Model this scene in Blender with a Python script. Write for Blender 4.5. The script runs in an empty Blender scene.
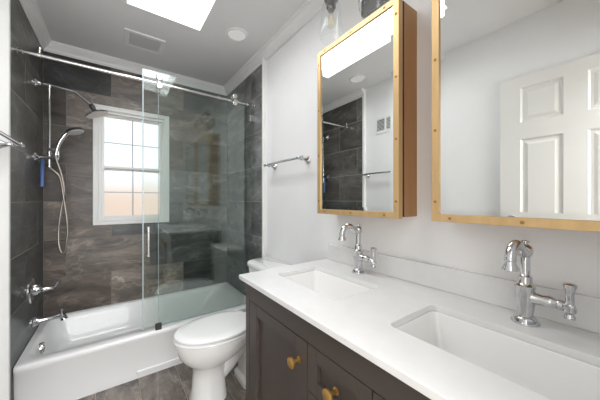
import bpy, bmesh, math, random
from mathutils import Vector, Matrix
PI = math.pi
C = bpy.context.scene.collection
S = bpy.context.scene

# ------------------------------------------------------------ camera
cd = bpy.data.cameras.new('camera'); cam = bpy.data.objects.new('camera', cd); C.objects.link(cam)
cam.location = (0, 0, 1.26); cam.rotation_euler = (math.radians(90), 0, math.radians(-36.107))
cd.sensor_width = 36; cd.lens = 15.3; cd.clip_start = 0.01
S.camera = cam
# ------------------------------------------------------------ exposure
S.view_settings.view_transform = 'Standard'; S.view_settings.look = 'None'
S.view_settings.gamma = 1; S.view_settings.use_curve_mapping = False
S.view_settings.exposure = 0.42
S.cycles.transparent_max_bounces = 32
S.cycles.max_bounces = 12; S.cycles.diffuse_bounces = 6; S.cycles.glossy_bounces = 6
# ------------------------------------------------------------ sky
W = bpy.data.worlds.new('sky'); S.world = W; W.use_nodes = True
bg = W.node_tree.nodes['Background']; bg.inputs['Color'].default_value = (0.93, 0.98, 1.0, 1); bg.inputs['Strength'].default_value = 1.1
# ------------------------------------------------------------ lights
def area(name, loc, rot, sx, sy, power, color=(1, 1, 1), spread=PI):
    l = bpy.data.lights.new(name, 'AREA'); l.shape = 'RECTANGLE'; l.size = sx; l.size_y = sy; l.energy = power; l.color = color; l.spread = spread
    o = bpy.data.objects.new(name, l); C.objects.link(o); o.location = loc; o.rotation_euler = rot
    return o
SKX0, SKX1, SKY0, SKY1 = 0.069, 0.526, 0.80, 2.01      # skylight opening
area('skylight_daylight', ((SKX0+SKX1)/2, (SKY0+SKY1)/2, 2.70), (0, 0, 0), SKX1-SKX0-.004, SKY1-SKY0-.004, 11, (0.97, 0.985, 1))
area('hall_overhead_fill', (0.0, -0.95, 2.46), (0, 0, 0), 0.9, 0.9, 34, (0.96, 0.975, 1))  # added fill over the unseen hall, brightens the room through the doorway
area('hall_rear_fill', (0.0, -1.83, 1.45), (math.radians(90), 0, 0), 1.3, 1.6, 38, (0.95, 0.975, 1))  # added upright fill panel behind the camera; no window is built there

# ------------------------------------------------------------ materials
def new_mat(name):
    m = bpy.data.materials.new(name); m.use_nodes = True
    return m, m.node_tree, m.node_tree.nodes['Principled BSDF']
def lin(c):
    return tuple(((v/255)/12.92 if v/255 < .04045 else ((v/255+.055)/1.055)**2.4) for v in c) + (1,)
def simple(name, col, rough=.5, metal=0, bump=0, bscale=80, var=0, vscale=6, coat=0, stretch=(1, 1, 1), spec=.5):
    m, t, b = new_mat(name)
    b.inputs['Roughness'].default_value = rough; b.inputs['Metallic'].default_value = metal
    b.inputs['Coat Weight'].default_value = coat; b.inputs['Specular IOR Level'].default_value = spec
    tc = t.nodes.new('ShaderNodeTexCoord'); mp = t.nodes.new('ShaderNodeMapping'); mp.inputs['Scale'].default_value = stretch
    t.links.new(tc.outputs['Object'], mp.inputs['Vector'])
    n = t.nodes.new('ShaderNodeTexNoise'); n.inputs['Scale'].default_value = vscale; n.inputs['Detail'].default_value = 4
    t.links.new(mp.outputs[0], n.inputs['Vector'])
    r = t.nodes.new('ShaderNodeValToRGB')
    r.color_ramp.elements[0].position = .3; r.color_ramp.elements[1].position = .7
    r.color_ramp.elements[0].color = tuple(c*(1-var) for c in col[:3])+(1,)
    r.color_ramp.elements[1].color = tuple(min(1, c*(1+var)) for c in col[:3])+(1,)
    t.links.new(n.outputs['Fac'], r.inputs[0]); t.links.new(r.outputs[0], b.inputs['Base Color'])
    if bump:
        n2 = t.nodes.new('ShaderNodeTexNoise'); n2.inputs['Scale'].default_value = bscale
        t.links.new(mp.outputs[0], n2.inputs['Vector'])
        bp = t.nodes.new('ShaderNodeBump'); bp.inputs['Strength'].default_value = bump; bp.inputs['Distance'].default_value = .002
        t.links.new(n2.outputs['Fac'], bp.inputs['Height']); t.links.new(bp.outputs[0], b.inputs['Normal'])
    return m
def glassy(name, tint, ior=1.5, rough=0.0, refl=(1, 1, 1)):
    m = bpy.data.materials.new(name); m.use_nodes = True; t = m.node_tree; t.nodes.clear()
    o = t.nodes.new('ShaderNodeOutputMaterial'); mx = t.nodes.new('ShaderNodeMixShader')
    f = t.nodes.new('ShaderNodeFresnel'); f.inputs['IOR'].default_value = ior
    tr = t.nodes.new('ShaderNodeBsdfTransparent'); tr.inputs[0].default_value = tint+(1,)
    g = t.nodes.new('ShaderNodeBsdfGlossy'); g.inputs['Roughness'].default_value = rough; g.inputs['Color'].default_value = refl+(1,)
    ge = t.nodes.new('ShaderNodeNewGeometry'); inv = t.nodes.new('ShaderNodeMath'); inv.operation = 'SUBTRACT'; inv.inputs[0].default_value = 1
    mu = t.nodes.new('ShaderNodeMath'); mu.operation = 'MULTIPLY'; t.links.new(ge.outputs['Backfacing'], inv.inputs[1])
    t.links.new(f.outputs[0], mu.inputs[0]); t.links.new(inv.outputs[0], mu.inputs[1])
    t.links.new(mu.outputs[0], mx.inputs[0]); t.links.new(tr.outputs[0], mx.inputs[1]); t.links.new(g.outputs[0], mx.inputs[2])
    t.links.new(mx.outputs[0], o.inputs[0])
    return m
def emis(name, col, st):
    m = bpy.data.materials.new(name); m.use_nodes = True; t = m.node_tree; t.nodes.clear()
    o = t.nodes.new('ShaderNodeOutputMaterial'); e = t.nodes.new('ShaderNodeEmission')
    e.inputs[0].default_value = col+(1,); e.inputs[1].default_value = st; t.links.new(e.outputs[0], o.inputs[0]); return m
def tile_mat(name, rough, stretch, spec=.5):
    m, t, b = new_mat(name)
    b.inputs['Roughness'].default_value = rough; b.inputs['Specular IOR Level'].default_value = spec
    at = t.nodes.new('ShaderNodeAttribute'); at.attribute_name = 'tint'
    of = t.nodes.new('ShaderNodeAttribute'); of.attribute_name = 'shift'
    tc = t.nodes.new('ShaderNodeTexCoord')
    sc = t.nodes.new('ShaderNodeVectorMath'); sc.operation = 'SCALE'; sc.inputs['Scale'].default_value = 9
    t.links.new(of.outputs['Vector'], sc.inputs[0])
    ad = t.nodes.new('ShaderNodeVectorMath'); ad.operation = 'ADD'
    t.links.new(tc.outputs['Object'], ad.inputs[0]); t.links.new(sc.outputs[0], ad.inputs[1])
    mp = t.nodes.new('ShaderNodeMapping'); mp.inputs['Scale'].default_value = stretch; t.links.new(ad.outputs[0], mp.inputs['Vector'])
    n1 = t.nodes.new('ShaderNodeTexNoise'); n1.inputs['Scale'].default_value = 2.0; n1.inputs['Detail'].default_value = 9; n1.inputs['Roughness'].default_value = .62; n1.inputs['Distortion'].default_value = .9
    n2 = t.nodes.new('ShaderNodeTexNoise'); n2.inputs['Scale'].default_value = 9; n2.inputs['Detail'].default_value = 8; n2.inputs['Roughness'].default_value = .7
    n3 = t.nodes.new('ShaderNodeTexNoise'); n3.inputs['Scale'].default_value = 1.3; n3.inputs['Detail'].default_value = 5; n3.inputs['Distortion'].default_value = 1.6
    for n in (n1, n2, n3): t.links.new(mp.outputs[0], n.inputs['Vector'])
    m1 = t.nodes.new('ShaderNodeMapRange'); m1.inputs['From Min'].default_value = .3; m1.inputs['From Max'].default_value = .72; m1.inputs['To Min'].default_value = .38; m1.inputs['To Max'].default_value = 2.05
    t.links.new(n1.outputs['Fac'], m1.inputs['Value'])
    m2 = t.nodes.new('ShaderNodeMapRange'); m2.inputs['From Min'].default_value = .3; m2.inputs['From Max'].default_value = .7; m2.inputs['To Min'].default_value = .75; m2.inputs['To Max'].default_value = 1.3
    t.links.new(n2.outputs['Fac'], m2.inputs['Value'])
    vn = t.nodes.new('ShaderNodeMapRange'); vn.inputs['From Min'].default_value = .0; vn.inputs['From Max'].default_value = .022; vn.inputs['To Min'].default_value = 1.6; vn.inputs['To Max'].default_value = 1.0
    sb = t.nodes.new('ShaderNodeMath'); sb.operation = 'SUBTRACT'; sb.inputs[1].default_value = .53; t.links.new(n3.outputs['Fac'], sb.inputs[0])
    ab = t.nodes.new('ShaderNodeMath'); ab.operation = 'ABSOLUTE'; t.links.new(sb.outputs[0], ab.inputs[0]); t.links.new(ab.outputs[0], vn.inputs['Value'])
    mu = t.nodes.new('ShaderNodeMath'); mu.operation = 'MULTIPLY'; t.links.new(m1.outputs[0], mu.inputs[0]); t.links.new(m2.outputs[0], mu.inputs[1])
    mv = t.nodes.new('ShaderNodeMath'); mv.operation = 'MULTIPLY'; t.links.new(mu.outputs[0], mv.inputs[0]); t.links.new(vn.outputs[0], mv.inputs[1])
    cs = t.nodes.new('ShaderNodeVectorMath'); cs.operation = 'SCALE'; t.links.new(at.outputs['Vector'], cs.inputs[0]); t.links.new(mv.outputs[0], cs.inputs['Scale'])
    t.links.new(cs.outputs[0], b.inputs['Base Color'])
    bp = t.nodes.new('ShaderNodeBump'); bp.inputs['Strength'].default_value = .35; bp.inputs['Distance'].default_value = .003
    t.links.new(mu.outputs[0], bp.inputs['Height']); t.links.new(bp.outputs[0], b.inputs['Normal'])
    return m

M = dict(
    wall=simple('wall_paint', (.87, .87, .875), .6, bump=.08, bscale=160, var=.012),
    ceil=simple('ceiling_paint', (.80, .805, .815), .8, bump=.05, bscale=160, var=.01),
    trim=simple('white_trim_paint', (.84, .84, .83), .35, var=.01),
    crown=simple('crown_paint', (.86, .865, .87), .4, var=.01),
    door=simple('door_paint', (.74, .73, .705), .4, var=.01),
    quartz=simple('white_quartz', (.80, .80, .80), .22, var=.02, vscale=18, coat=.1),
    porcelain=simple('white_porcelain', (.88, .875, .865), .08, var=.004, coat=.6),
    acrylic=simple('white_acrylic', (.86, .86, .86), .30, var=.004, coat=.4),
    seat=simple('white_seat_plastic', (.90, .90, .895), .2, var=.003),
    cabinet=simple('espresso_paint', (.066, .053, .047), .42, var=.06, vscale=3, bump=.05, bscale=200),
    cabdark=simple('cabinet_shadow_gap', (.03, .025, .022), .7, var=.05),
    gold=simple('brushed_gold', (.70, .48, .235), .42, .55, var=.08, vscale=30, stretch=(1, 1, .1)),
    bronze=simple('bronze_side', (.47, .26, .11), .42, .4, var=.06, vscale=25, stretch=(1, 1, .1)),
    rivet=simple('rivet_brass', (.36, .20, .06), .4, .6, var=.1),
    knob=simple('aged_brass', (.66, .40, .12), .28, .95, var=.15, vscale=40),
    chrome=simple('chrome', (.66, .665, .68), .05, 1, var=.01),
    socket=simple('smoked_chrome', (.34, .345, .355), .14, 1),
    steel=simple('brushed_steel', (.74, .73, .71), .22, 1, var=.02),
    hose=simple('flex_steel_hose', (.42, .38, .34), .3, 1, var=.1, vscale=200),
    mirror=simple('mirror_silver', (.86, .875, .86), .0, 1, var=.001),
    dark=simple('dark_metal', (.06, .06, .065), .35, .4, var=.1),
    rubber=simple('spray_face', (.55, .55, .55), .35, 0, var=.1),
    black=simple('dark_void', (.02, .02, .02), .9),
    blue=simple('blue_plastic', (.09, .17, .42), .35, 0, var=.1),
    grout=simple('grey_grout', (.19, .18, .17), .9, var=.08, vscale=40),
    sgrout=simple('side_grout', (.36, .36, .35), .9, var=.08, vscale=40),
    fgrout=simple('floor_grout', (.42, .38, .34), .9, var=.08, vscale=40),
    tile_x=tile_mat('slate_tile_back', .36, (1.0, 1.0, 2.6)),
    tile_y=tile_mat('slate_tile_side', .34, (1.0, 1.0, 2.6)),
    tile_f=tile_mat('slate_tile_floor', .27, (3.0, 1.0, 1.0)),
    glass=glassy('shower_glass', (.955, .975, .967), 1.85, 0, (.92, 1, .97)),
    gedge=simple('polished_glass_edge', (.46, .52, .55), .15, 0, var=.02),
    jar=glassy('clear_jar_glass', (.972, .98, .98), 1.38),
    bulb=glassy('clear_bulb_glass', (.95, .94, .9), 1.3),
    filament=emis('bulb_filament', (1, .8, .5), 1.2),
    lens=emis('lamp_lens', (1, .98, .95), .42),
    muntin=simple('grey_blue_muntin', (.45, .50, .56), .4),
    brick=simple('orange_stucco', (.85, .66, .54), .9, var=.1, vscale=3),
    lawn=simple('pale_concrete', (.78, .66, .58), .9, var=.1, vscale=3),
    hall=simple('hall_paint', (.78, .77, .74), .7, var=.01),
    hallfloor=simple('hall_wood', (.33, .20, .11), .4, var=.2, vscale=8, stretch=(8, 1, 1)),
)
# frosted window pane: rough refraction of the real outdoors behind it
m = bpy.data.materials.new('frosted_glass'); m.use_nodes = True; t = m.node_tree; t.nodes.clear()
o_ = t.nodes.new('ShaderNodeOutputMaterial'); mx_ = t.nodes.new('ShaderNodeMixShader'); mx_.inputs[0].default_value = .12
rf_ = t.nodes.new('ShaderNodeBsdfRefraction'); rf_.inputs['Roughness'].default_value = .58; rf_.inputs['IOR'].default_value = 1.15; rf_.inputs['Color'].default_value = (.99, 1, 1, 1)
gl_ = t.nodes.new('ShaderNodeBsdfDiffuse'); gl_.inputs['Color'].default_value = (.9, .9, .9, 1)
t.links.new(rf_.outputs[0], mx_.inputs[1]); t.links.new(gl_.outputs[0], mx_.inputs[2]); t.links.new(mx_.outputs[0], o_.inputs[0])
M['frost'] = m

# ------------------------------------------------------------ mesh helpers
def box(bm, x0, x1, y0, y1, z0, z1):
    v = [bm.verts.new((x, y, z)) for z in (z0, z1) for y in (y0, y1) for x in (x0, x1)]
    for f in ((0, 2, 3, 1), (4, 5, 7, 6), (0, 1, 5, 4), (2, 6, 7, 3), (0, 4, 6, 2), (1, 3, 7, 5)): bm.faces.new([v[i] for i in f])
def frame_of(d):
    d = Vector(d).normalized(); a = Vector((0, 0, 1)) if abs(d.z) < .9 else Vector((1, 0, 0))
    u = d.cross(a).normalized(); return u, d.cross(u).normalized()
def rings(bm, rs, cap=(True, True), closed=False):
    vs = [[bm.verts.new(p) for p in r] for r in rs]; n = len(vs[0]); L = len(vs)
    for i in range(L if closed else L-1):
        a, b = vs[i], vs[(i+1) % L]
        for j in range(n): bm.faces.new((a[j], a[(j+1) % n], b[(j+1) % n], b[j]))
    if not closed:
        if cap[0]: bm.faces.new(vs[0][::-1])
        if cap[1]: bm.faces.new(vs[-1])
def circ(c, u, w, r, n): return [Vector(c)+u*(r*math.cos(2*PI*k/n))+w*(r*math.sin(2*PI*k/n)) for k in range(n)]
def lathe(bm, base, axis, prof, n=24, cap=(True, True)):
    """prof: (distance along axis, radius)"""
    base = Vector(base); d = Vector(axis).normalized(); u, w = frame_of(d)
    rings(bm, [circ(base+d*h, u, w, max(r, 1e-4), n) for h, r in prof], cap)
def cyl(bm, a, b, r, r2=None, n=20):
    a = Vector(a); b = Vector(b); L = (b-a).length
    lathe(bm, a, b-a, [(0, r), (L, r if r2 is None else r2)], n)
def smooth_path(pts, k=6):
    P = [Vector(p) for p in pts]; out = []
    for i in range(len(P)-1):
        p0 = P[max(i-1, 0)]; p1 = P[i]; p2 = P[i+1]; p3 = P[min(i+2, len(P)-1)]
        for s in range(k):
            t = s/k
            out.append(.5*((2*p1)+(-p0+p2)*t+(2*p0-5*p1+4*p2-p3)*t*t+(-p0+3*p1-3*p2+p3)*t**3))
    out.append(P[-1]); return out
def tube(bm, pts, r, n=12, smooth=0):
    P = smooth_path(pts, smooth) if smooth else [Vector(p) for p in pts]
    L = len(P); R = r if callable(r) else (lambda t: r)
    rs = []; u = None
    for i, p in enumerate(P):
        d = (P[min(i+1, L-1)]-P[max(i-1, 0)]).normalized()
        if u is None: u, w = frame_of(d)
        else:
            u = (u-d*u.dot(d)).normalized(); w = d.cross(u)
        rs.append(circ(p, u, d.cross(u), R(i/(L-1)), n))
    rings(bm, rs)
def obj(name, bm, mat, parent=None, smooth=False, bevel=0, angle=40, seg=2):
    bmesh.ops.recalc_face_normals(bm, faces=bm.faces[:])
    if bevel:
        es = [e for e in bm.edges if len(e.link_faces) == 2 and e.calc_face_angle() > math.radians(angle)]
        bmesh.ops.bevel(bm, geom=es, offset=bevel, segments=seg, profile=.5, affect='EDGES', clamp_overlap=True)
    me = bpy.data.meshes.new(name); bm.to_mesh(me); bm.free()
    if smooth:
        me.shade_smooth()
        me.set_sharp_from_angle(angle=math.radians(42))
    me.materials.append(M[mat] if isinstance(mat, str) else mat)
    o = bpy.data.objects.new(name, me); C.objects.link(o)
    if parent:
        o.parent = parent; o.matrix_parent_inverse = Matrix.Identity(4)
        ploc = Vector((0, 0, 0)); q = parent
        while q: ploc += q.location; q = q.parent
        if ploc.length and not parent.get('_local'):
            me.transform(Matrix.Translation(-ploc))
    return o
def B(*boxes):
    bm = bmesh.new()
    for b in boxes: box(bm, *b)
    return bm
def thing(name, label, cat, loc=(0, 0, 0), group=None, rz=0, local=False):
    o = bpy.data.objects.new(name, None); C.objects.link(o); o.location = loc; o.rotation_euler = (0, 0, rz); o.empty_display_size = .05
    o['label'] = label; o['category'] = cat
    if group: o['group'] = group
    if local: o['_local'] = 1
    return o
def tag(o, label, cat, group=None):
    o['label'] = label; o['category'] = cat
    if group: o['group'] = group
    return o
def struct(name, bm, mat, parent=None, **k):
    o = obj(name, bm, mat, parent, **k)
    if not parent: o['kind'] = 'structure'
    return o
def dup(root, loc, label):
    r = root.copy(); C.objects.link(r); r.location = loc; r['label'] = label
    for ch in list(root.children):
        c = ch.copy(); C.objects.link(c); c.parent = r
        for g in ch.children:
            d = g.copy(); C.objects.link(d); d.parent = c
    return r

# ------------------------------------------------------------ room numbers
XL, XR = -0.464, 1.060           # tile faces
DL, DR = -0.474, 1.072           # drywall faces
YB, YF = 2.896, -0.13            # back tile face, wall with the entry doorway
YT = 1.992                        # tile ends here
ZC = 2.545
WX0, WX1, WZ0, WZ1 = -0.115, 0.418, 1.070, 2.070   # window opening

struct('floor', B((-.6, 1.2, YF-.1, 3.0, -.08, -.006)), 'fgrout')
q_ = .012
struct('ceiling', B((-.6, SKX0-q_, YF-.1, 3.02, ZC, ZC+.12), (SKX1+q_, 1.2, YF-.1, 3.02, ZC, ZC+.12),
                    (SKX0-q_, SKX1+q_, YF-.1, SKY0-q_, ZC, ZC+.12), (SKX0-q_, SKX1+q_, SKY1+q_, 3.02, ZC, ZC+.12)), 'ceil')
wl = struct('wall_left', B((DL-.12, DL, YF-.1, 3.02, -.08, ZC)), 'wall')
wr = struct('wall_right', B((DR, DR+.12, YF-.1, 3.02, -.08, ZC)), 'wall')
yb = YB+.01
wb = struct('wall_back', B((DL, WX0, yb, yb+.12, -.08, ZC), (WX1, DR, yb, yb+.12, -.08, ZC),
                           (WX0, WX1, yb, yb+.12, -.08, WZ0), (WX0, WX1, yb, yb+.12, WZ1, ZC)), 'wall')
DX0, DX1, DZ = -0.425, 0.345, 2.14
struct('wall_front', B((DL, DX0, YF-.1, YF, -.08, ZC), (DX1, DR, YF-.1, YF, -.08, ZC), (DX0, DX1, YF-.1, YF, DZ, ZC)), 'wall')

# ---- tile claddings: every tile a face block with its own tint over a grout bed
def cladding(name, parent, plane, rects, grout_box, mat, gmat='grout', gap=.0019):
    """rects: (a0,a1,z0,z1,(r,g,b)) ; plane maps (a,z,depth)->xyz"""
    bm = bmesh.new(); tint = bm.loops.layers.float_color.new('tint'); sh = bm.loops.layers.float_color.new('shift')
    rnd = random.Random(7)
    for (a0, a1, z0, z1, col, holes) in rects:
        pieces = [(a0+gap, a1-gap, z0+gap, z1-gap)]
        for h in holes:
            out = []
            for (p0, p1, q0, q1) in pieces:
                if h[0] >= p1 or h[1] <= p0 or h[2] >= q1 or h[3] <= q0: out.append((p0, p1, q0, q1)); continue
                if p0 < h[0]: out.append((p0, h[0], q0, q1)); p0 = h[0]
                if p1 > h[1]: out.append((h[1], p1, q0, q1)); p1 = h[1]
                if q0 < h[2]: out.append((p0, p1, q0, h[2]))
                if q1 > h[3]: out.append((p0, p1, h[3], q1))
            pieces = out
        s = (rnd.random(), rnd.random(), rnd.random(), 1)
        for (p0, p1, q0, q1) in pieces:
            vs = [bm.verts.new(plane(a, z, d)) for d in (0, .0022) for (a, z) in ((p0, q0), (p1, q0), (p1, q1), (p0, q1))]
            for f in ((0, 1, 2, 3), (0, 1, 5, 4), (1, 2, 6, 5), (2, 3, 7, 6), (3, 0, 4, 7)):
                fc = bm.faces.new([vs[i] for i in f])
                for l in fc.loops: l[tint] = tuple(col)+(1,); l[sh] = s
    o = obj(name, bm, mat, parent)
    return o
ROWH = .318; R0 = .292
def rowz(k): return (R0+ROWH*k, min(R0+ROWH*(k+1), ZC-.02)) if k else (.27, R0+ROWH)
TB = (.128, .104, .088)   # mid brown
def T(f, c=TB): return tuple(f*x for x in c)
GREY = (.086, .088, .088); WARM = (.125, .107, .092)
back_t = {(0, 0): T(.78), (0, 1): T(1.35, WARM), (0, 2): T(.6, GREY),
          (1, 0): T(.7), (1, 1): T(1.2, WARM), (1, 2): T(.75, GREY), (1, 3): T(.9, GREY),
          (2, 0): T(.85), (2, 1): T(.95, GREY), (2, 2): T(1.2, GREY),
          (3, 0): T(.36), (3, 1): T(.8), (3, 2): T(1.5, GREY), (3, 3): T(1.3, GREY),
          (4, 0): T(.55), (4, 1): T(.8), (4, 2): T(1.0, GREY),
          (5, 0): T(.42), (5, 1): T(.95, WARM), (5, 2): T(1.1, WARM), (5, 3): T(1., GREY),
          (6, 0): T(.34, GREY), (6, 1): T(1.2, WARM), (6, 2): T(.9, GREY)}
rects = []
hole = [(WX0, WX1, WZ0, WZ1)]
for k in range(7):
    z0, z1 = rowz(k)
    js = [-.02, .59] if k % 2 == 0 else [-.325, .285, .895]
    xs = [XL]+js+[XR]
    for i in range(len(xs)-1): rects.append((xs[i], xs[i+1], z0, z1, back_t.get((k, i), GREY), hole))
grb = B((DL, WX0, YB+.001, yb, .27, ZC-.0), (WX1, DR, YB+.001, yb, .27, ZC), (WX0, WX1, YB+.001, yb, .27, WZ0), (WX0, WX1, YB+.001, yb, WZ1, ZC))
gb = obj('grout_bed', grb, 'grout', wb)
cladding('wall_tiles', wb, lambda a, z, d: (a, YB+d, z), rects, None, 'tile_x')
def side(parent, X, sgn, joints, tones, seed, lo):
    rnd = random.Random(seed); rs = []
    for k in range(-1, 7):
        z0, z1 = rowz(k) if k > 0 else ((lo, .292) if k < 0 else (.292, R0+ROWH))
        ys = [YT]+[j for j in joints[k % 2]]+[YB]
        for i in range(len(ys)-1):
            f = rnd.uniform(.82, 1.18)
            rs.append((ys[i], ys[i+1], z0, z1, tones(k, i, f), [(2.115, 3.0, -1, .27)]))
    cladding('wall_tiles', parent, lambda a, z, d: (X+sgn*d, a, z), rs, None, 'tile_y', gap=.003)
    obj('grout_bed', B((min(X+sgn*.001, X+sgn*.0098), max(X+sgn*.001, X+sgn*.0098), YT, YB+.003, .0, ZC)), 'sgrout', parent)
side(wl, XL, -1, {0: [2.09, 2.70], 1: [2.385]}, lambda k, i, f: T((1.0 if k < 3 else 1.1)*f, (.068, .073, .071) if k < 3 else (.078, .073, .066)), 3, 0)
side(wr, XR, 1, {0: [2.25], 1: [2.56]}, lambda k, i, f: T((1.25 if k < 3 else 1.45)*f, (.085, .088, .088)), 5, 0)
# white edge trims where the tile meets the painted wall
obj('tile_edge_trim', B((DL-.001, XL+.022, 1.965, YT, 0, ZC)), 'trim', wl, bevel=.003)
obj('tile_edge_trim', B((XR-.020, DR+.001, 1.965, YT, 0, ZC-.01)), 'trim', wr, bevel=.003)

# ---- floor tiles
rects = []; rnd = random.Random(4)
xs = [-.464+.0]; 
x = .14-.2365*3
i = 0
while x < 1.1:
    y = -.15-.6+(i % 3)*.22
    while y < 2.2:
        a0, a1, b0, b1 = max(x, DL), min(x+.2365, DR), max(y, YF-.1), min(y+.61, 2.30)
        if a1 > a0 and b1 > b0: rects.append((a0, a1, b0, b1, T(rnd.uniform(.8, 1.25), (.17, .145, .125)), []))
        y += .61
    x += .2365; i += 1
fl = bpy.data.objects['floor']
cladding('floor_tiles', fl, lambda a, b, d: (a, b, -d), rects, None, 'tile_f', gap=.002)

# ---- crown moulding swept along left alcove wall, back wall and right wall
prof = [(0, -.076), (.004, -.076), (.005, -.068), (.011, -.066), (.013, -.055), (.024, -.043), (.036, -.034), (.041, -.022), (.048, -.019), (.050, -.010), (.057, -.009), (.058, 0), (0, 0)]
def crown():
    bm = bmesh.new()
    # path points: (x, y, inward x factor, inward y factor)
    path = [(XL, 1.97, 1, 0), (XL, YB, 1, -1), (XR, YB, -1, -1), (XR, YF, -1, 0)]
    rs = [[Vector((x+ix*d, y+iy*d, ZC+z)) for d, z in prof] for (x, y, ix, iy) in path]
    rings(bm, rs)
    # backing that closes the step between tile and painted wall
    box(bm, XR-.001, DR, YF, 1.99, ZC-.076, ZC)
    return bm
struct('trim_1', crown(), 'crown', smooth=True)
struct('baseboard_left', B((DL, DL+.014, .75, 1.965, 0, .12)), 'trim', bevel=.003)
struct('baseboard_right', B((DR-.014, DR, 1.2, 1.965, 0, .12)), 'trim', bevel=.003)

# ---- skylight
sk = struct('window_2', B((SKX0-.012, SKX0, SKY0-.012, SKY1+.012, ZC+.0, ZC+.30), (SKX1, SKX1+.012, SKY0-.012, SKY1+.012, ZC, ZC+.30),
                          (SKX0, SKX1, SKY0-.012, SKY0, ZC, ZC+.30), (SKX0, SKX1, SKY1, SKY1+.012, ZC, ZC+.30)), 'trim')
obj('pane', B((SKX0, SKX1, SKY0, SKY1, ZC+.25, ZC+.258)), 'jar', sk)

# ---- bathroom window
win = struct('window_1', B((WX0, WX0+.022, yb-.006, yb+.12, WZ0, WZ1), (WX1-.022, WX1, yb-.006, yb+.12, WZ0, WZ1),
                           (WX0+.022, WX1-.022, yb-.006, yb+.12, WZ1-.022, WZ1), (WX0+.022, WX1-.022, yb-.006, yb+.12, WZ0, WZ0+.022)), 'trim')
def ring_rect(bm, x0, x1, z0, z1, w, y0, y1):
    box(bm, x0, x0+w, y0, y1, z0, z1); box(bm, x1-w, x1, y0, y1, z0, z1)
    box(bm, x0+w, x1-w, y0, y1, z0, z0+w); box(bm, x0+w, x1-w, y0, y1, z1-w, z1)
bm = bmesh.new()
ring_rect(bm, -.150, .454, 1.037, 2.107, .040, YB-.016, YB)
ring_rect(bm, -.150, .454, 1.037, 2.107, .013, YB-.022, YB-.016)
ring_rect(bm, -.122, .426, 1.065, 2.079, .010, YB-.020, YB-.016)
obj('window_casing', bm, 'trim', win, bevel=.002)
def sash(z0, z1, y, w=.022):
    bm = bmesh.new(); ring_rect(bm, WX0+.022, WX1-.022, z0, z1, w, y, y+.03)
    s = obj('sash', bm, 'trim', win, bevel=.002)
    ix0, ix1, iz0, iz1 = WX0+.022+w, WX1-.022-w, z0+w, z1-w
    obj('pane', B((ix0, ix1, y+.014, y+.018, iz0, iz1)), 'frost', s)
    xm = .146; zm = (iz0+iz1)/2
    obj('muntin', B((xm-.005, xm+.005, y+.008, y+.013, iz0, iz1), (ix0, ix1, y+.0085, y+.0128, zm-.004, zm+.004)), 'muntin', s)
sash(1.535, WZ1-.022, YB+.046)
sash(WZ0+.022, 1.572, YB+.014)

# ---- outdoors behind the frosted window
struct('ground', B((-8, 8, 3.2, 16, -.6, -.5)), 'lawn')
gw = obj('garden_wall', B((-5, 6, 6.6, 6.9, -.5, 1.50), (-5, 6, 6.56, 6.94, 1.50, 1.56)), 'brick')
tag(gw, 'orange wall outdoors glimpsed as a blush through the frosted window', 'wall')

# ---- entry door leaf swung against the left wall (seen in the big mirror), with the doorway and hall behind the camera
LX0, LX1 = DL+.006, DL+.044
def door_leaf():
    y0, y1, z0, z1 = -.105, .655, .012, 2.125
    bm = bmesh.new(); xf = LX1
    st = .116; cols = [(y0+st, y0+st+.212), (y1-st-.212, y1-st)]; rws = [(.22, .88), (1.01, 1.685), (1.80, 2.045)]
    ycuts = [y0, cols[0][0], cols[0][1], cols[1][0], cols[1][1], y1]; zcuts = [z0, .22, .88, 1.01, 1.685, 1.80, 2.045, z1]
    g = {}
    def V(x, y, z):
        k = (round(x, 5), round(y, 5), round(z, 5))
        if k not in g: g[k] = bm.verts.new((x, y, z))
        return g[k]
    for i in range(5):
        for j in range(7):
            a, b, c, d = ycuts[i], ycuts[i+1], zcuts[j], zcuts[j+1]
            q = lambda x, e: [V(x, a+e, c+e), V(x, b-e, c+e), V(x, b-e, d-e), V(x, a+e, d-e)]
            if i in (1, 3) and j in (1, 3, 5):
                L = [q(xf, 0), q(xf-.010, .010), q(xf-.010, .022), q(xf-.003, .040)]
                for u, w in zip(L, L[1:]):
                    for k in range(4): bm.faces.new((u[k], u[(k+1) % 4], w[(k+1) % 4], w[k]))
                bm.faces.new(L[-1])
            else: bm.faces.new(q(xf, 0))
    # sides and back
    border = [e for e in bm.edges if len(e.link_faces) == 1]
    r = bmesh.ops.extrude_edge_only(bm, edges=border)
    for v in [v for v in r['geom'] if isinstance(v, bmesh.types.BMVert)]: v.co.x = LX0
    bmesh.ops.holes_fill(bm, edges=[e for e in bm.edges if len(e.link_faces) == 1], sides=0)
    return bm
dr = struct('door_1', door_leaf(), 'door')
bm = bmesh.new(); lathe(bm, (LX1, .595, .95), (1, 0, 0), [(0, .028), (.006, .028), (.008, .012), (.03, .010), (.038, .024), (.055, .026), (.062, .016)])
obj('door_knob', bm, 'chrome', dr, smooth=True)
bm = bmesh.new()
for z in (.25, 1.05, 1.88): box(bm, LX1-.002, LX1+.004, -.119, -.103, z, z+.09)
obj('hinge', bm, 'steel', dr)
bm = bmesh.new()
box(bm, DX0-.045, DX0, YF, YF+.012, 0, DZ+.06); box(bm, DX1, DX1+.06, YF, YF+.012, 0, DZ+.06); box(bm, DX0, DX1, YF, YF+.012, DZ, DZ+.06)
struct('trim_2', bm, 'trim')
hy0, hy1 = -1.95, YF-.1
struct('wall_hall', B((-1.3, -1.2, hy0, hy1, 0, 2.5), (1.3, 1.4, hy0, hy1, 0, 2.5), (-1.3, 1.4, hy0-.1, hy0, 0, 2.5), (-1.2, DL-.12, hy1-.02, hy1, 0, 2.5), (DR+.12, 1.3, hy1-.02, hy1, 0, 2.5)), 'hall')
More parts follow.
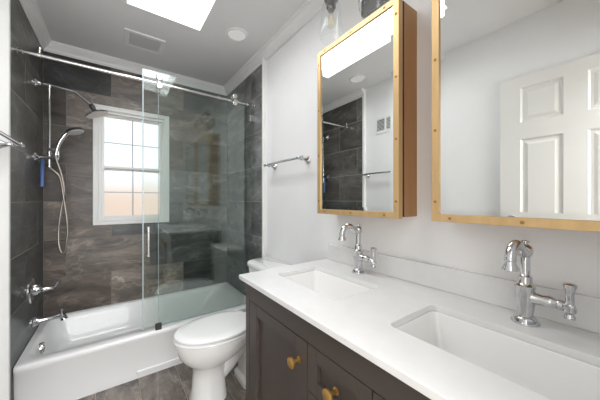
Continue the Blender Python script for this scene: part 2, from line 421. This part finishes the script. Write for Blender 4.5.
struct('ceiling_hall', B((-1.3, 1.4, hy0-.1, hy1, 2.5, 2.6)), 'hall')
struct('floor_hall', B((-1.3, 1.4, hy0-.1, hy1, -.08, 0)), 'hallfloor')

# ------------------------------------------------------------ ceiling exhaust vent, recessed light, wall grille
t = thing('exhaust_vent', 'square grey-white slotted exhaust fan cover in the ceiling above the bathtub', 'vent', (.20, 2.42, ZC))
bm = bmesh.new(); ring_rect(bm, .065, .338, 0, .235, .03, 0, 1)   # build flat then remap
for v in bm.verts: v.co = Vector((v.co.x, 2.302+v.co.z, ZC-(.012 if v.co.y < .5 else 0)))
obj('cover_frame', bm, 'trim', t, bevel=.003)
bm = bmesh.new(); box(bm, .095, .308, 2.332, 2.507, ZC-.002, ZC)
obj('grille_backing', bm, simple('vent_backing', (.30, .30, .31), .6), t)
bm = bmesh.new()
for k in range(13):
    y = 2.336+k*.0135; box(bm, .095, .308, y, y+.007, ZC-.009, ZC-.003)
obj('slats', bm, simple('vent_slat', (.62, .62, .63), .5), t)
t = thing('recessed_light', 'round white recessed light in the ceiling right of the skylight', 'light', (.772, 1.888, ZC), 'recessed ceiling lights')
bm = bmesh.new(); lathe(bm, (.772, 1.888, ZC), (0, 0, -1), [(0, .086), (.004, .086), (.008, .080), (.008, .070), (.004, .066), (.0, .066)], 40, (False, False))
obj('trim_ring', bm, 'trim', t, smooth=True)
bm = bmesh.new(); lathe(bm, (.772, 1.888, ZC), (0, 0, -1), [(0, .066), (.0035, .066)], 40)
obj('lens', bm, 'lens', t)
dup(t, (-.20, 1.85, ZC), 'round white recessed light seen only as a reflection in the mirrored cabinet')
t = thing('wall_grille', 'white return-air grille with two louvred openings high on left wall', 'grille', (DL, 1.7, 2.08))
gy0, gy1, gz0, gz1 = 1.565, 1.825, 1.985, 2.165
bm = bmesh.new()
box(bm, DL, DL+.008, gy0, gy1, gz0, gz0+.03); box(bm, DL, DL+.008, gy0, gy1, gz1-.022, gz1)
for a, b in ((gy0, gy0+.02), (1.683, 1.705), (gy1-.02, gy1)): box(bm, DL, DL+.008, a, b, gz0+.03, gz1-.022)
obj('grille_frame', bm, 'trim', t)
obj('duct_opening', B((DL, DL+.0015, gy0+.018, gy1-.018, gz0+.028, gz1-.02)), 'black', t)
bm = bmesh.new()
for k in range(9): box(bm, DL+.002, DL+.006, gy0+.02, gy1-.02, gz0+.035+k*.0142, gz0+.0405+k*.0142)
obj('louvres', bm, 'trim', t)

# ------------------------------------------------------------ bathtub
def rrect(x0, x1, y0, y1, r, z, n=6):
    out = []
    for cx, cy, a0 in ((x1-r, y1-r, 0), (x0+r, y1-r, 90), (x0+r, y0+r, 180), (x1-r, y0+r, 270)):
        for k in range(n+1):
            a = math.radians(a0+90*k/n); out.append(Vector((cx+r*math.cos(a), cy+r*math.sin(a), z)))
    return out
ZT = .308; YA = 2.118
x0, x1, y0, y1 = XL+.002, XR-.002, YA, YB-.002
bm = bmesh.new()
rs = [rrect(x0+.0, x1, y0+.012, y1, .006, .0), rrect(x0, x1, y0+.012, y1, .006, .035), rrect(x0, x1, y0+.006, y1, .006, .262),
      rrect(x0, x1, y0, y1, .006, .272), rrect(x0, x1, y0, y1, .006, ZT-.014), rrect(x0, x1, y0+.004, y1, .008, ZT-.004), rrect(x0+.002, x1-.002, y0+.012, y1-.002, .01, ZT),
      rrect(x0+.036, x1-.085, y0+.078, y1-.034, .09, ZT), rrect(x0+.045, x1-.10, y0+.090, y1-.046, .09, ZT-.010),
      rrect(x0+.055, x1-.125, y0+.100, y1-.056, .09, ZT-.05), rrect(x0+.085, x1-.26, y0+.125, y1-.08, .10, .10), rrect(x0+.115, x1-.32, y0+.16, y1-.11, .10, .065), rrect(x0+.2, x1-.42, y0+.24, y1-.2, .08, .058)]
rings(bm, rs)
tub = thing('bathtub', 'white alcove bathtub filling the tiled end of the room', 'bathtub', (.3, 2.5, 0))
obj('tub_shell', bm, 'acrylic', tub, smooth=True)
bm = bmesh.new()
box(bm, .13, XR-.003, YA+.004, YA+.014, .030, .052)
obj('apron_ridge', bm, 'acrylic', tub, bevel=.004)
bm = bmesh.new(); lathe(bm, (-.404, 2.46, .240), (1, 0, -.12), [(-.02, .036), (.006, .040), (.014, .036), (.016, .028), (.010, .024), (.010, .0)], 28)
obj('overflow_plate', bm, 'chrome', tub, smooth=True)
bm = bmesh.new(); lathe(bm, (-.12, 2.5, .059), (0, 0, 1), [(-.002, .03), (.003, .03), (.004, .024)], 24)
obj('drain', bm, 'chrome', tub, smooth=True)

# ------------------------------------------------------------ shower fittings
VY = 2.522
t = thing('tub_valve', 'chrome round tub valve plate with lever handle on left tiled wall', 'faucet', (XL, VY, .63))
bm = bmesh.new(); lathe(bm, (XL, VY, .632), (1, 0, 0), [(0, .086), (.004, .086), (.010, .080), (.014, .045), (.016, .030), (.03, .026), (.032, .0)], 36)
obj('escutcheon', bm, 'chrome', t, smooth=True)
bm = bmesh.new(); lathe(bm, (XL+.03, VY, .632), (1, 0, .0), [(0, .024), (.012, .022), (.02, .016), (.035, .019), (.05, .014), (.065, .012), (.085, .013), (.09, .0)], 24)
obj('handle_hub', bm, 'chrome', t, smooth=True)
for zz in (.606, .66):
    bm = bmesh.new(); lathe(bm, (XL+.013, VY+.0, zz), (1, 0, 0), [(0, .01), (.016, .009), (.022, .005)], 12)
    obj('screw', bm, 'chrome', t, smooth=True)
bm = bmesh.new(); tube(bm, [(XL+.10, VY, .632), (XL+.118, VY-.004, .640), (XL+.132, VY-.012, .665), (XL+.136, VY-.016, .676)], lambda t: .006+.004*t, 12, 4)
obj('lever', bm, 'chrome', t, smooth=True)

t = thing('tub_spout', 'chrome tub spout with diverter knob projecting over the bathtub rim', 'spout', (XL, 2.555, .40))
bm = bmesh.new(); lathe(bm, (XL, 2.555, .400), (1, 0, .06), [(0, .036), (.006, .036), (.012, .030), (.03, .024), (.06, .019), (.10, .016), (.135, .017), (.150, .022), (.162, .022), (.166, .01)], 28)
obj('spout_body', bm, 'chrome', t, smooth=True)
bm = bmesh.new(); lathe(bm, (XL+.155, 2.555, .414), (.35, 0, -1), [(0, .020), (.02, .018), (.036, .022), (.040, .014)], 24)
obj('outlet', bm, 'chrome', t, smooth=True)
bm = bmesh.new(); lathe(bm, (XL+.150, 2.555, .425), (0, 0, 1), [(0, .005), (.018, .005), (.020, .010), (.030, .011), (.036, .004)], 16)
obj('diverter_knob', bm, 'chrome', t, smooth=True)

SY = 2.62; RX = -.387
t = thing('shower_column', 'chrome exposed shower riser with overhead arm on left tiled wall', 'shower', (XL, SY, 1.5))
bm = bmesh.new(); lathe(bm, (XL, SY, 2.112), (1, 0, 0), [(0, .034), (.005, .034), (.012, .022), (.02, .014), (.03, .013), (.034, .009)], 28)
obj('arm_flange', bm, 'chrome', t, smooth=True)
bm = bmesh.new(); tube(bm, [(XL+.02, SY, 2.112), (RX, SY, 2.110), (-.262, SY, 2.098), (-.235, SY, 2.090), (-.205, SY, 2.064), (-.150, SY, 2.020)], .0085, 16)
obj('shower_arm', bm, 'chrome', t, smooth=True)
bm = bmesh.new(); cyl(bm, (RX, SY, 1.50), (RX, SY, 2.11), .0085); 
for z in (1.50, 1.595, 2.09): lathe(bm, (RX, SY, z), (0, 0, 1), [(0, .009), (.003, .0125), (.017, .0125), (.02, .009)], 20)
obj('riser_pipe', bm, 'chrome', t, smooth=True)
bm = bmesh.new(); lathe(bm, (XL, SY-.005, 1.572), (1, 0, 0), [(0, .034), (.005, .034), (.012, .022), (.02, .014), (.10, .012), (.105, .016), (.125, .016), (.13, .01)], 28)
obj('diverter_body', bm, 'chrome', t, smooth=True)
bm = bmesh.new(); lathe(bm, (-.148, SY, 2.018), (.50, -.03, -.95), [(-.006, .010), (.0, .017), (.02, .020), (.04, .014), (.05, .022), (.062, .040)], 24)
obj('swivel_joint', bm, 'dark', t, smooth=True)
hd = Vector((.43, -.03, -.905)).normalized(); hc = Vector((-.148, SY, 2.018))+Vector((.50, -.03, -.95)).normalized()*.055
bm = bmesh.new(); lathe(bm, hc, hd, [(0, .026), (.008, .052), (.016, .074), (.022, .082), (.027, .080), (.028, .074)], 40)
sh = obj('shower_head', bm, 'socket', t, smooth=True)
bm = bmesh.new(); lathe(bm, hc+hd*.027, hd, [(0, .074), (.003, .072), (.0035, .0)], 40)
obj('spray_plate', bm, 'rubber', sh)
bm = bmesh.new()
tube(bm, [(RX, SY-.012, 1.632), (RX+.02, SY-.02, 1.635), (RX+.055, SY-.022, 1.632)], .011, 12)
tube(bm, [(RX+.050, SY-.02, 1.64), (RX+.052, SY-.02, 1.58), (RX+.02, SY-.01, 1.572)], .007, 12)
obj('hand_shower_holder', bm, 'chrome', t, smooth=True)
bm = bmesh.new()
hp = [(RX, SY, 1.50), (-.365, SY-.005, 1.478), (-.330, SY-.01, 1.43), (-.310, SY-.02, 1.30), (-.288, SY-.03, 1.12), (-.284, SY-.03, 1.0), (-.296, SY-.03, .90), (-.313, SY-.02, .858), (-.330, SY-.01, .90), (-.338, SY, 1.0), (-.330, SY, 1.12), (-.318, SY, 1.22), (-.305, SY-.005, 1.33), (-.318, SY-.01, 1.44), (-.345, SY-.02, 1.56), (-.349, SY-.022, 1.60)]
tube(bm, hp, .0065, 10, 6)
obj('hose', bm, 'hose', t, smooth=True)

t = thing('hand_shower', 'chrome hand-held shower sprayer resting in the holder of the riser', 'shower head', (RX+.05, SY-.02, 1.63))
bm = bmesh.new()
tube(bm, [(RX+.037, SY-.022, 1.592), (RX+.045, SY-.022, 1.64), (RX+.062, SY-.024, 1.70), (RX+.092, SY-.028, 1.755), (RX+.120, SY-.032, 1.783)], lambda t: .010+.007*t, 14, 5)
obj('handle', bm, 'chrome', t, smooth=True)
hd = Vector((.34, -.14, -.93)).normalized(); hc = Vector((RX+.140, SY-.034, 1.805))
bm = bmesh.new(); lathe(bm, hc, hd, [(-.002, .012), (.004, .035), (.012, .052), (.024, .056), (.030, .052)], 32)
obj('spray_head', bm, 'dark', t, smooth=True)
bm = bmesh.new(); lathe(bm, hc+hd*.030, hd, [(0, .052), (.004, .049), (.005, .0)], 32)
obj('spray_face', bm, 'rubber', t)
bm = bmesh.new(); tube(bm, [(XL+.034, 2.655, 1.565), (XL+.034, 2.655, 1.54), (XL+.032, 2.655, 1.36)], lambda t: .012 if t > .2 else .006, 10)
tag(obj('plastic_strip', bm, 'blue', smooth=True), 'narrow blue plastic strip hanging below the lower shower bracket', 'strip')

# ------------------------------------------------------------ shower glass
RY = 2.160; RZ = 2.128
t = thing('glass_rail', 'long chrome rail spanning the alcove above the bathtub carrying the sliding glass', 'rail', (.3, RY, RZ))
bm = bmesh.new(); cyl(bm, (XL+.002, RY, RZ), (XR-.002, RY, RZ), .0105)
obj('rail_tube', bm, 'steel', t, smooth=True)
for x, s in ((XL+.001, 1), (XR-.001, -1)):
    bm = bmesh.new(); lathe(bm, (x, RY, RZ), (s, 0, 0), [(0, .016), (.010, .016), (.012, .0135), (.03, .0135), (.032, .011)], 24)
    obj('end_flange', bm, 'steel', t, smooth=True)
for x in (-.362, .719, .880, .985):
    bm = bmesh.new(); lathe(bm, (x-.008, RY, RZ), (1, 0, 0), [(0, .012), (.001, .0165), (.015, .0165), (.016, .012)], 24)
    if x in (-.362, .880): lathe(bm, (x, RY, RZ+.014), (0, 0, 1), [(0, .005), (.02, .005), (.024, .009), (.032, .009), (.036, .003)], 14)
    obj('stop_collar', bm, 'steel', t, smooth=True)

g = thing('glass_door', 'clear frameless sliding glass door hung in front of the rail by rollers', 'glass door', (.55, 2.13, .35))
GY = 2.130
obj('glass_panel', B((.171, .935, GY, GY+.009, .335, 2.200)), 'glass', g)
obj('glass_edge', B((.1635, .1705, GY-.001, GY+.010, .335, 2.200)), 'gedge', g)
for x in (.270, .850):
    bm = bmesh.new()
    for z in (RZ+.031, RZ-.031): lathe(bm, (x, GY-.003, z), (0, -1, 0), [(0, .021), (.012, .021), (.016, .017)], 28)
    box(bm, x-.006, x+.006, GY-.002, GY+.0, RZ-.03, RZ+.03)
    for z in (RZ+.031,): lathe(bm, (x, GY+.0095, z), (0, 1, 0), [(0, .018), (.03, .018)], 28)
    obj('roller', bm, 'steel', g, smooth=True)
bm = bmesh.new(); cyl(bm, (.198, GY-.036, .862), (.198, GY-.036, 1.068), .0095)
for z in (.885, 1.045): cyl(bm, (.198, GY-.038, z), (.198, GY, z), .007)
for z in (.862, 1.058): lathe(bm, (.198, GY-.036, z-.004), (0, 0, 1), [(0, .009), (.002, .012), (.012, .012), (.014, .009)], 16)
obj('handle', bm, 'steel', g, smooth=True)

g = thing('fixed_glass_screen', 'fixed clear glass panel on the tub rim at the right tiled wall', 'glass panel', (.66, 2.18, ZT))
FY = 2.178
obj('pane', B((.272, XR-.004, FY, FY+.009, ZT+.002, 2.105)), 'glass', g)
obj('pane_edge', B((.2685, .2718, FY, FY+.009, ZT+.002, 2.105)), 'gedge', g)
obj('wall_clamp', B((1.012, XR-.001, FY-.012, FY+.020, 1.985, 2.045)), 'steel', g, bevel=.002)
obj('rim_seal', B((.272, XR-.004, FY-.003, FY+.012, ZT-.001, ZT+.006)), 'gedge', g)
gd = obj('door_guide', B((.245, .285, 2.122, 2.162, ZT-.001, ZT+.018), (.245, .285, 2.122, 2.127, ZT+.018, ZT+.042), (.245, .285, 2.1415, 2.1465, ZT+.018, ZT+.042)), 'dark', bevel=.002)
tag(gd, 'small dark bottom guide block for the sliding glass on the tub rim', 'guide')

# ------------------------------------------------------------ towel bars
def towel_bar(wx, s, ya, yb_, z, label):
    t = thing('towel_bar', label, 'towel bar', (wx, (ya+yb_)/2, z), 'chrome towel bars')
    xb = wx+s*.078
    bm = bmesh.new(); cyl(bm, (xb, ya-.028, z+.004), (xb, yb_+.028, z+.004), .0085)
    for y, d in ((ya-.028, -1), (yb_+.028, 1)): lathe(bm, (xb, y, z+.004), (0, d, 0), [(-.004, .009), (0, .011), (.008, .011), (.012, .006)], 16)
    obj('rail', bm, 'chrome', t, smooth=True)
    for y in (ya, yb_):
        bm = bmesh.new(); lathe(bm, (wx, y, z-.004), (s, 0, .10), [(0, .027), (.004, .028), (.008, .024), (.014, .020), (.034, .011), (.048, .009), (.052, .014), (.058, .014), (.062, .009), (.07, .012), (.08, .013), (.088, .010), (.092, .003)], 24)
        obj('post', bm, 'chrome', t, smooth=True)
    return t
towel_bar(DR, -1, 1.375, 1.815, 1.538, 'chrome towel bar on the right white wall beside the mirrored cabinet')
towel_bar(DL, 1, 1.56, 1.93, 1.545, 'chrome towel bar on the left white wall near the tile edge')

# ------------------------------------------------------------ vanity cabinet
VX = .512; VY0, VY1 = -.082, 1.145; VT = .8785
v = thing('vanity_cabinet', 'dark espresso shaker vanity cabinet with brass knobs under the white counter', 'cabinet', (.79, .53, 0))
bm = B((VX, VX+.02, VY0, -.038, .09, VT), (VX, VX+.02, 1.106, VY1, .09, VT), (VX, VX+.02, -.038, 1.106, .794, VT), (VX, VX+.02, -.038, 1.106, .09, .128), (VX+.02, DR-.001, VY0, VY0+.018, .09, VT), (VX+.02, DR-.001, VY1-.018, VY1, .09, VT),
       (VX+.02, DR-.001, VY0+.018, VY1-.018, .09, .108), (DR-.012, DR-.001, VY0+.018, VY1-.018, .108, VT), (VX+.06, DR-.001, VY0+.01, VY1-.01, 0, .09))
obj('carcass', bm, 'cabinet', v, bevel=.0015)
obj('inner_shadow_board', B((VX+.0202, VX+.024, VY0+.02, VY1-.02, .11, VT-.01)), 'cabdark', v)
obj('cornice', B((VX-.006, VX, VY0, VY1+.004, VT-.014, VT), (VX-.006, DR-.001, VY1, VY1+.004, VT-.014, VT)), 'cabinet', v)
def shaker(y0, y1, z0, z1, st, name, rail=None):
    rail = rail or st; xf = VX+.0015; XB = VX+.019
    bm = bmesh.new()
    box(bm, xf, XB, y0, y0+st, z0, z1); box(bm, xf, XB, y1-st, y1, z0, z1)
    box(bm, xf+.0004, XB, y0+st, y1-st, z0, z0+rail); box(bm, xf+.0004, XB, y0+st, y1-st, z1-rail, z1)
    box(bm, xf+.0145, XB, y0+st, y1-st, z0+rail, z1-rail)
    return obj(name, bm, 'cabinet', v, bevel=.0008, seg=1)
def knob(parent, y, z):
    bm = bmesh.new(); lathe(bm, (VX+.001, y, z), (-1, 0, 0), [(0, .011), (.002, .011), (.004, .0065), (.022, .0065), (.026, .015), (.029, .0195), (.036, .0195), (.039, .016), (.040, .0)], 24)
    obj('knob', bm, 'knob', parent, smooth=True)
d = shaker(.6655, 1.1025,   .13, .790, .068, 'door', .05); knob(d, .708, .714)
d = shaker(-.0345, .4005,   .13, .790, .068, 'door', .05); knob(d, .365, .714)
for z0, z1 in ((.638, .790), (.393, .635), (.13, .390)):
    d = shaker(.4045, .6615, z0, z1, .046, 'drawer', .046); knob(d, .528, (z0+z1)/2)

# countertop with two rounded sink cut-outs
CX0, CX1, CY0, CY1, CZ0, CZ1 = .487, DR-.0005, -.100, 1.168, .880, .900
S1 = (.640, .893, .655, 1.072); S2 = (.640, .893, .028, .445)
def slab():
    bm = bmesh.new()
    def loop(pts):
        vs = [bm.verts.new(p) for p in pts]
        return [bm.edges.new((vs[i], vs[(i+1) % len(vs)])) for i in range(len(vs))]
    e = loop([Vector((CX0, CY0, CZ1)), Vector((CX1, CY0, CZ1)), Vector((CX1, CY1, CZ1)), Vector((CX0, CY1, CZ1))])
    for s in (S1, S2): e += loop(rrect(*s, .022, CZ1))
    bmesh.ops.triangle_fill(bm, edges=e, use_beauty=True)
    r = bmesh.ops.extrude_face_region(bm, geom=bm.faces[:])
    for q in r['geom']:
        if isinstance(q, bmesh.types.BMVert): q.co.z = CZ0
    return bm
ct = thing('countertop', 'white quartz vanity countertop with backsplash and two sink openings', 'countertop', (.78, .53, CZ0))
obj('slab', slab(), 'quartz', ct, bevel=.0015, angle=60)
tag(obj('backsplash', B((DR-.020, DR-.0006, CY0, CY1-.012, CZ1+.0005, .994)), 'quartz', bevel=.002), 'low white quartz backsplash strip along the wall behind both faucets', 'backsplash')
def basin(x0, x1, y0, y1, label):
    t = thing('sink_basin', label, 'sink', ((x0+x1)/2, (y0+y1)/2, .76), 'undermount sinks')
    bm = bmesh.new(); z = CZ0-.0005
    rs = [rrect(x0-.02, x1+.02, y0-.02, y1+.02, .03, z-.012), rrect(x0-.02, x1+.02, y0-.02, y1+.02, .03, z), rrect(x0+.004, x1-.004, y0+.004, y1-.004, .022, z), rrect(x0+.007, x1-.007, y0+.007, y1-.007, .024, z-.01),
          rrect(x0+.016, x1-.016, y0+.02, y1-.02, .035, z-.10), rrect(x0+.03, x1-.03, y0+.035, y1-.035, .04, z-.125), rrect(x0+.08, x1-.08, y0+.10, y1-.10, .04, z-.135)]
    rings(bm, rs, cap=(False, True)); obj('bowl', bm, 'porcelain', t, smooth=True)
    bm = bmesh.new(); lathe(bm, ((x0+x1)/2, (y0+y1)/2, z-.136), (0, 0, 1), [(0, .024), (.003, .024), (.004, .018), (.002, .012)], 24)
    obj('drain', bm, 'chrome', t, smooth=True)
basin(*S1, 'white rectangular undermount sink at the far end of the counter, nearer the toilet')
basin(*S2, 'white rectangular undermount sink in the near right part of the counter')

# ------------------------------------------------------------ faucets
def faucet(loc, label):
    t = thing('faucet', label, 'faucet', loc, 'chrome faucets on the counter', local=True)
    def P(name, bm, par=t): 
        o = obj(name, bm, 'chrome', par, smooth=True); return o
    bm = bmesh.new(); lathe(bm, (0, 0, 0), (0, 0, 1), [(0, .033), (.003, .034), (.006, .033), (.009, .026), (.014, .028), (.018, .026), (.022, .021)], 32); P('base', bm)
    bm = bmesh.new(); lathe(bm, (0, 0, .02), (0, 0, 1), [(0, .020), (.008, .0185), (.03, .0215), (.06, .0245), (.080, .0225), (.084, .025), (.090, .025), (.094, .020), (.098, .017), (.10, .0165), (.116, .0165), (.118, .014), (.121, .012)], 32); P('body', bm)
    bm = bmesh.new(); lathe(bm, (0, 0, .138), (0, 0, 1), [(0, .012), (.056, .0115), (.058, .015), (.062, .016), (.068, .018), (.078, .0185), (.086, .016), (.090, .010), (.093, .006), (.096, .006), (.098, .010), (.102, .010), (.104, .004)], 28); P('column', bm)
    bm = bmesh.new()
    tube(bm, [(0, 0, .206), (-.018, .001, .207), (-.034, .003, .216), (-.052, .004, .230), (-.070, .005, .235), (-.089, .007, .227), (-.101, .008, .211), (-.105, .008, .197)], lambda q: .0145-.0015*q, 18, 5)
    lathe(bm, (-.105, .008, .203), (0, 0, -1), [(0, .0125), (.004, .0142), (.008, .0142), (.010, .0125), (.018, .014), (.027, .0185), (.033, .019), (.035, .014), (.036, .0)], 24)
    P('spout', bm)
    bm = bmesh.new()
    lathe(bm, (0, -.012, .078), (0, -1, -.03), [(0, .020), (.012, .0175), (.026, .0155), (.040, .0185), (.048, .016), (.054, .012), (.058, .0145), (.066, .014), (.070, .008), (.074, .006), (.078, .009), (.082, .0105), (.087, .010), (.090, .005)], 24)
    h = P('handle_arm', bm)
    bm = bmesh.new()
    lathe(bm, (0, -.091, .057), (.02, .0, 1), [(-.016, .003), (-.013, .011), (-.006, .0115), (.0, .008), (.006, .0135), (.018, .0135), (.024, .008), (.032, .0095), (.050, .0085), (.064, .0105), (.073, .0138), (.078, .0145), (.081, .011), (.083, .0)], 20)
    P('lever', bm, t)
    return t
f = faucet((.978, .216, CZ1), 'chrome side-lever faucet under the mirrored cabinet at the right edge')
dup(f, (.980, .852, CZ1), 'chrome side-lever faucet under the mirrored cabinet nearer the toilet')

# ------------------------------------------------------------ mirrored medicine cabinets
def med_cabinet(y1, label, ajar):
    wdt = .515; y0 = y1-wdt; z0, z1 = 1.184, 2.090; xf = .929
    t = thing('mirror_cabinet', label, 'mirror cabinet', (DR, (y0+y1)/2, z0), 'mirrored medicine cabinets')
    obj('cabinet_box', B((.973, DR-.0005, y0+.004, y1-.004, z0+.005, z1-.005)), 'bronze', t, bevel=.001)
    fw = .0255
    # mitred frame door
    bm = bmesh.new()
    o0 = [(y0, z0), (y1, z0), (y1, z1), (y0, z1)]; i0 = [(y0+fw, z0+fw), (y1-fw, z0+fw), (y1-fw, z1-fw), (y0+fw, z1-fw)]
    rs = []
    for k in range(4):
        o, i = o0[k], i0[k]
        rs.append([Vector((xf, *o)), Vector((xf, *i)), Vector((xf+.028, *i)), Vector((xf+.028, *o))])
    rings(bm, rs, closed=True)
    fr = obj('door_frame', bm, 'gold', t, bevel=.0007, seg=1)
    # bevelled mirror
    bm = bmesh.new(); a, b, c, d = y0+fw+.0005, y1-fw-.0005, z0+fw+.0005, z1-fw-.0005; bw = .016
    R = lambda x, e: [Vector((x, a+e, c+e)), Vector((x, b-e, c+e)), Vector((x, b-e, d-e)), Vector((x, a+e, d-e))]
    rings(bm, [R(xf+.024, 0), R(xf+.0062, 0), R(xf+.0052, bw)])
    obj('mirror_glass', bm, 'mirror', t)
    # dark strip coloured as the shade in the gap between door and box
    obj('gap_shade_strip', B((xf+.036, .9725, y0+.004, y1-.004, z0+.006, z1-.006)), 'cabdark', t)
    def riv(y, z):
        bm = bmesh.new(); lathe(bm, (xf+.0005, y, z), (-1, 0, 0), [(0, .0052), (.0016, .0050), (.0024, .0036), (.0018, .0026), (.0016, .0)], 16)
        obj('rivet', bm, 'rivet', t, smooth=True)
    for z in (1.254, 1.509, 1.762, 2.018):
        riv(y0+.0125, z); riv(y1-.0125, z)
    for k in range(3):
        for z in (z0+.0125, z1-.0125): riv(y1-.062-.192*k, z)
    # the door stands slightly ajar on its far hinge
    for ch in t.children:
        if ch.name.split('.')[0] in ('door_frame', 'mirror_glass', 'rivet'):
            for v_ in ch.data.vertices: v_.co.x += ajar*(v_.co.y+t.location.y-y0-.2)
med_cabinet(1.111, 'gold framed mirrored medicine cabinet nearer the toilet, bronze side visible', .0085)
med_cabinet(.4656, 'gold framed mirrored medicine cabinet at right edge reflecting the white door', .002)

# ------------------------------------------------------------ vanity light
vl = thing('vanity_light', 'chrome wall light with clear glass jar shades above the mirrored cabinet nearer the toilet', 'wall light', (DR, .746, 2.30))
obj('backplate', B((DR-.022, DR-.0005, .597, .895, 2.222, 2.345)), 'socket', vl, bevel=.003)
bm = bmesh.new(); cyl(bm, (.95, .455, 2.385), (.95, 1.037, 2.385), .010)
for y in (.68, .81): tube(bm, [(DR-.02, y, 2.29), (1.0, y, 2.30), (.96, y, 2.34), (.95, y, 2.385)], .008, 12, 4)
obj('crossbar', bm, 'chrome', vl, smooth=True)
for y in (1.017, .746, .475):
    bm = bmesh.new(); lathe(bm, (.95, y, 2.385), (0, 0, -1), [(0, .012), (.02, .012), (.022, .020), (.032, .022), (.034, .036), (.046, .038), (.050, .030), (.052, .026), (.085, .026), (.088, .022), (.10, .018), (.105, .0)], 28)
    s_ = obj('socket', bm, 'socket', vl, smooth=True)
    bm = bmesh.new()
    lathe(bm, (.95, y, 2.337), (0, 0, -1), [(0, .034), (.012, .046), (.03, .052), (.10, .057), (.165, .0625), (.195, .0615), (.208, .056), (.2075, .053), (.194, .0585), (.165, .0595), (.10, .054), (.03, .049), (.013, .043), (.002, .031)], 40, (False, False))
    obj('jar_shade', bm, 'jar', s_, smooth=True)
    bm = bmesh.new(); lathe(bm, (.95, y, 2.284), (0, 0, -1), [(0, .012), (.02, .014), (.045, .026), (.065, .029), (.085, .022), (.096, .006), (.097, .0)], 24)
    obj('bulb', bm, 'bulb', s_, smooth=True)
    bm = bmesh.new()
    for k in range(4):
        a = k*PI/2; cyl(bm, (.95+.004*math.cos(a), y+.004*math.sin(a), 2.262), (.95+.010*math.cos(a), y+.010*math.sin(a), 2.215), .0008, n=6)
    obj('filament', bm, 'filament', s_)

# ------------------------------------------------------------ toilet
TY = 1.680
def egg(xf, xb, hw, z, n=40, sq=2.0, fr=2.0):
    """oval outline: front tip xf (towards -x), back xb, half-width hw; sq squares the rear"""
    xc = xf+(xb-xf)*.52; out = []
    for k in range(n):
        a = 2*PI*k/n; ca, sa = math.cos(a), math.sin(a)
        e = sq if ca > 0 else fr
        x = (abs(ca)**(2/e))*(1 if ca > 0 else -1); y = (abs(sa)**(2/e))*(1 if sa > 0 else -1)
        out.append(Vector((xc+(x*(xb-xc) if ca > 0 else x*(xc-xf)), TY+y*hw, z)))
    return out
to = thing('toilet', 'white two-piece toilet with closed lid between bathtub and vanity', 'toilet', (.66, TY, 0))
bm = bmesh.new()
rings(bm, [egg(.380, .60, .108, 0, sq=3.0, fr=2.6), egg(.382, .60, .106, .02, sq=3.0, fr=2.6), egg(.390, .595, .100, .06, sq=3), egg(.398, .585, .094, .16, sq=3), egg(.396, .59, .098, .215, sq=3), egg(.372, .62, .118, .240, sq=2.6),
           egg(.338, .68, .145, .272, sq=2.4), egg(.312, .75, .168, .315, sq=2.4), egg(.300, .80, .179, .355, sq=2.6), egg(.296, .81, .182, .385, sq=2.8), egg(.296, .81, .182, .392, sq=2.8), egg(.300, .81, .179, .397, sq=2.8)])
box(bm, .62, 1.04, TY-.115, TY+.115, .32, .394)
obj('bowl', bm, 'porcelain', to, smooth=True, bevel=0)
bm = bmesh.new()
tube(bm, [(.54, TY, .13), (.60, TY, .18), (.66, TY, .235), (.74, TY, .30), (.80, TY, .33)], .072, 20, 5)
rings(bm, [rrect(.70, .93, TY-.115, TY+.115, .04, 0), rrect(.70, .93, TY-.115, TY+.115, .04, .03), rrect(.72, .92, TY-.10, TY+.10, .04, .05), rrect(.73, .92, TY-.10, TY+.10, .04, .33)])
obj('trapway', bm, 'porcelain', to, smooth=True)
bm = bmesh.new(); rings(bm, [egg(.292, .775, .184, .398, sq=3), egg(.288, .78, .187, .404, sq=3), egg(.289, .78, .186, .409, sq=3), egg(.293, .778, .183, .412, sq=3)]); obj('seat', bm, 'seat', to, smooth=True)
bm = bmesh.new(); rings(bm, [egg(.312, .765, .164, .412, sq=2.6), egg(.312, .765, .164, .4195, sq=2.6), egg(.296, .775, .180, .4205, sq=2.6), egg(.291, .78, .185, .425, sq=2.6), egg(.292, .78, .184, .434, sq=2.6), egg(.304, .775, .175, .441, sq=2.6), egg(.36, .73, .13, .4445, sq=2.6)]); obj('lid', bm, 'seat', to, smooth=True)
for s in (-.075, .075):
    bm = bmesh.new(); box(bm, .780, .815, TY+s-.02, TY+s+.02, .394, .430)
    obj('seat_hinge', bm, 'seat', to, bevel=.004)
def rr(x0, x1, y0, y1, r, z): return rrect(x0, x1, y0, y1, r, z, 6)
bm = bmesh.new(); rings(bm, [rr(.885, 1.055, TY-.19, TY+.19, .03, .394), rr(.87, 1.06, TY-.205, TY+.205, .03, .45), rr(.862, 1.062, TY-.213, TY+.213, .03, .735)]); obj('tank', bm, 'porcelain', to, smooth=True)
bm = bmesh.new(); rings(bm, [rr(.856, 1.065, TY-.220, TY+.220, .032, .7355), rr(.852, 1.066, TY-.224, TY+.224, .035, .742), rr(.852, 1.066, TY-.224, TY+.224, .035, .765), rr(.862, 1.062, TY-.214, TY+.214, .035, .780), rr(.885, 1.05, TY-.19, TY+.19, .03, .787)]); obj('tank_lid', bm, 'porcelain', to, smooth=True)

# parts were built in place; helper flag is not wanted on the things
for o in C.objects:
    if '_local' in o: del o['_local']
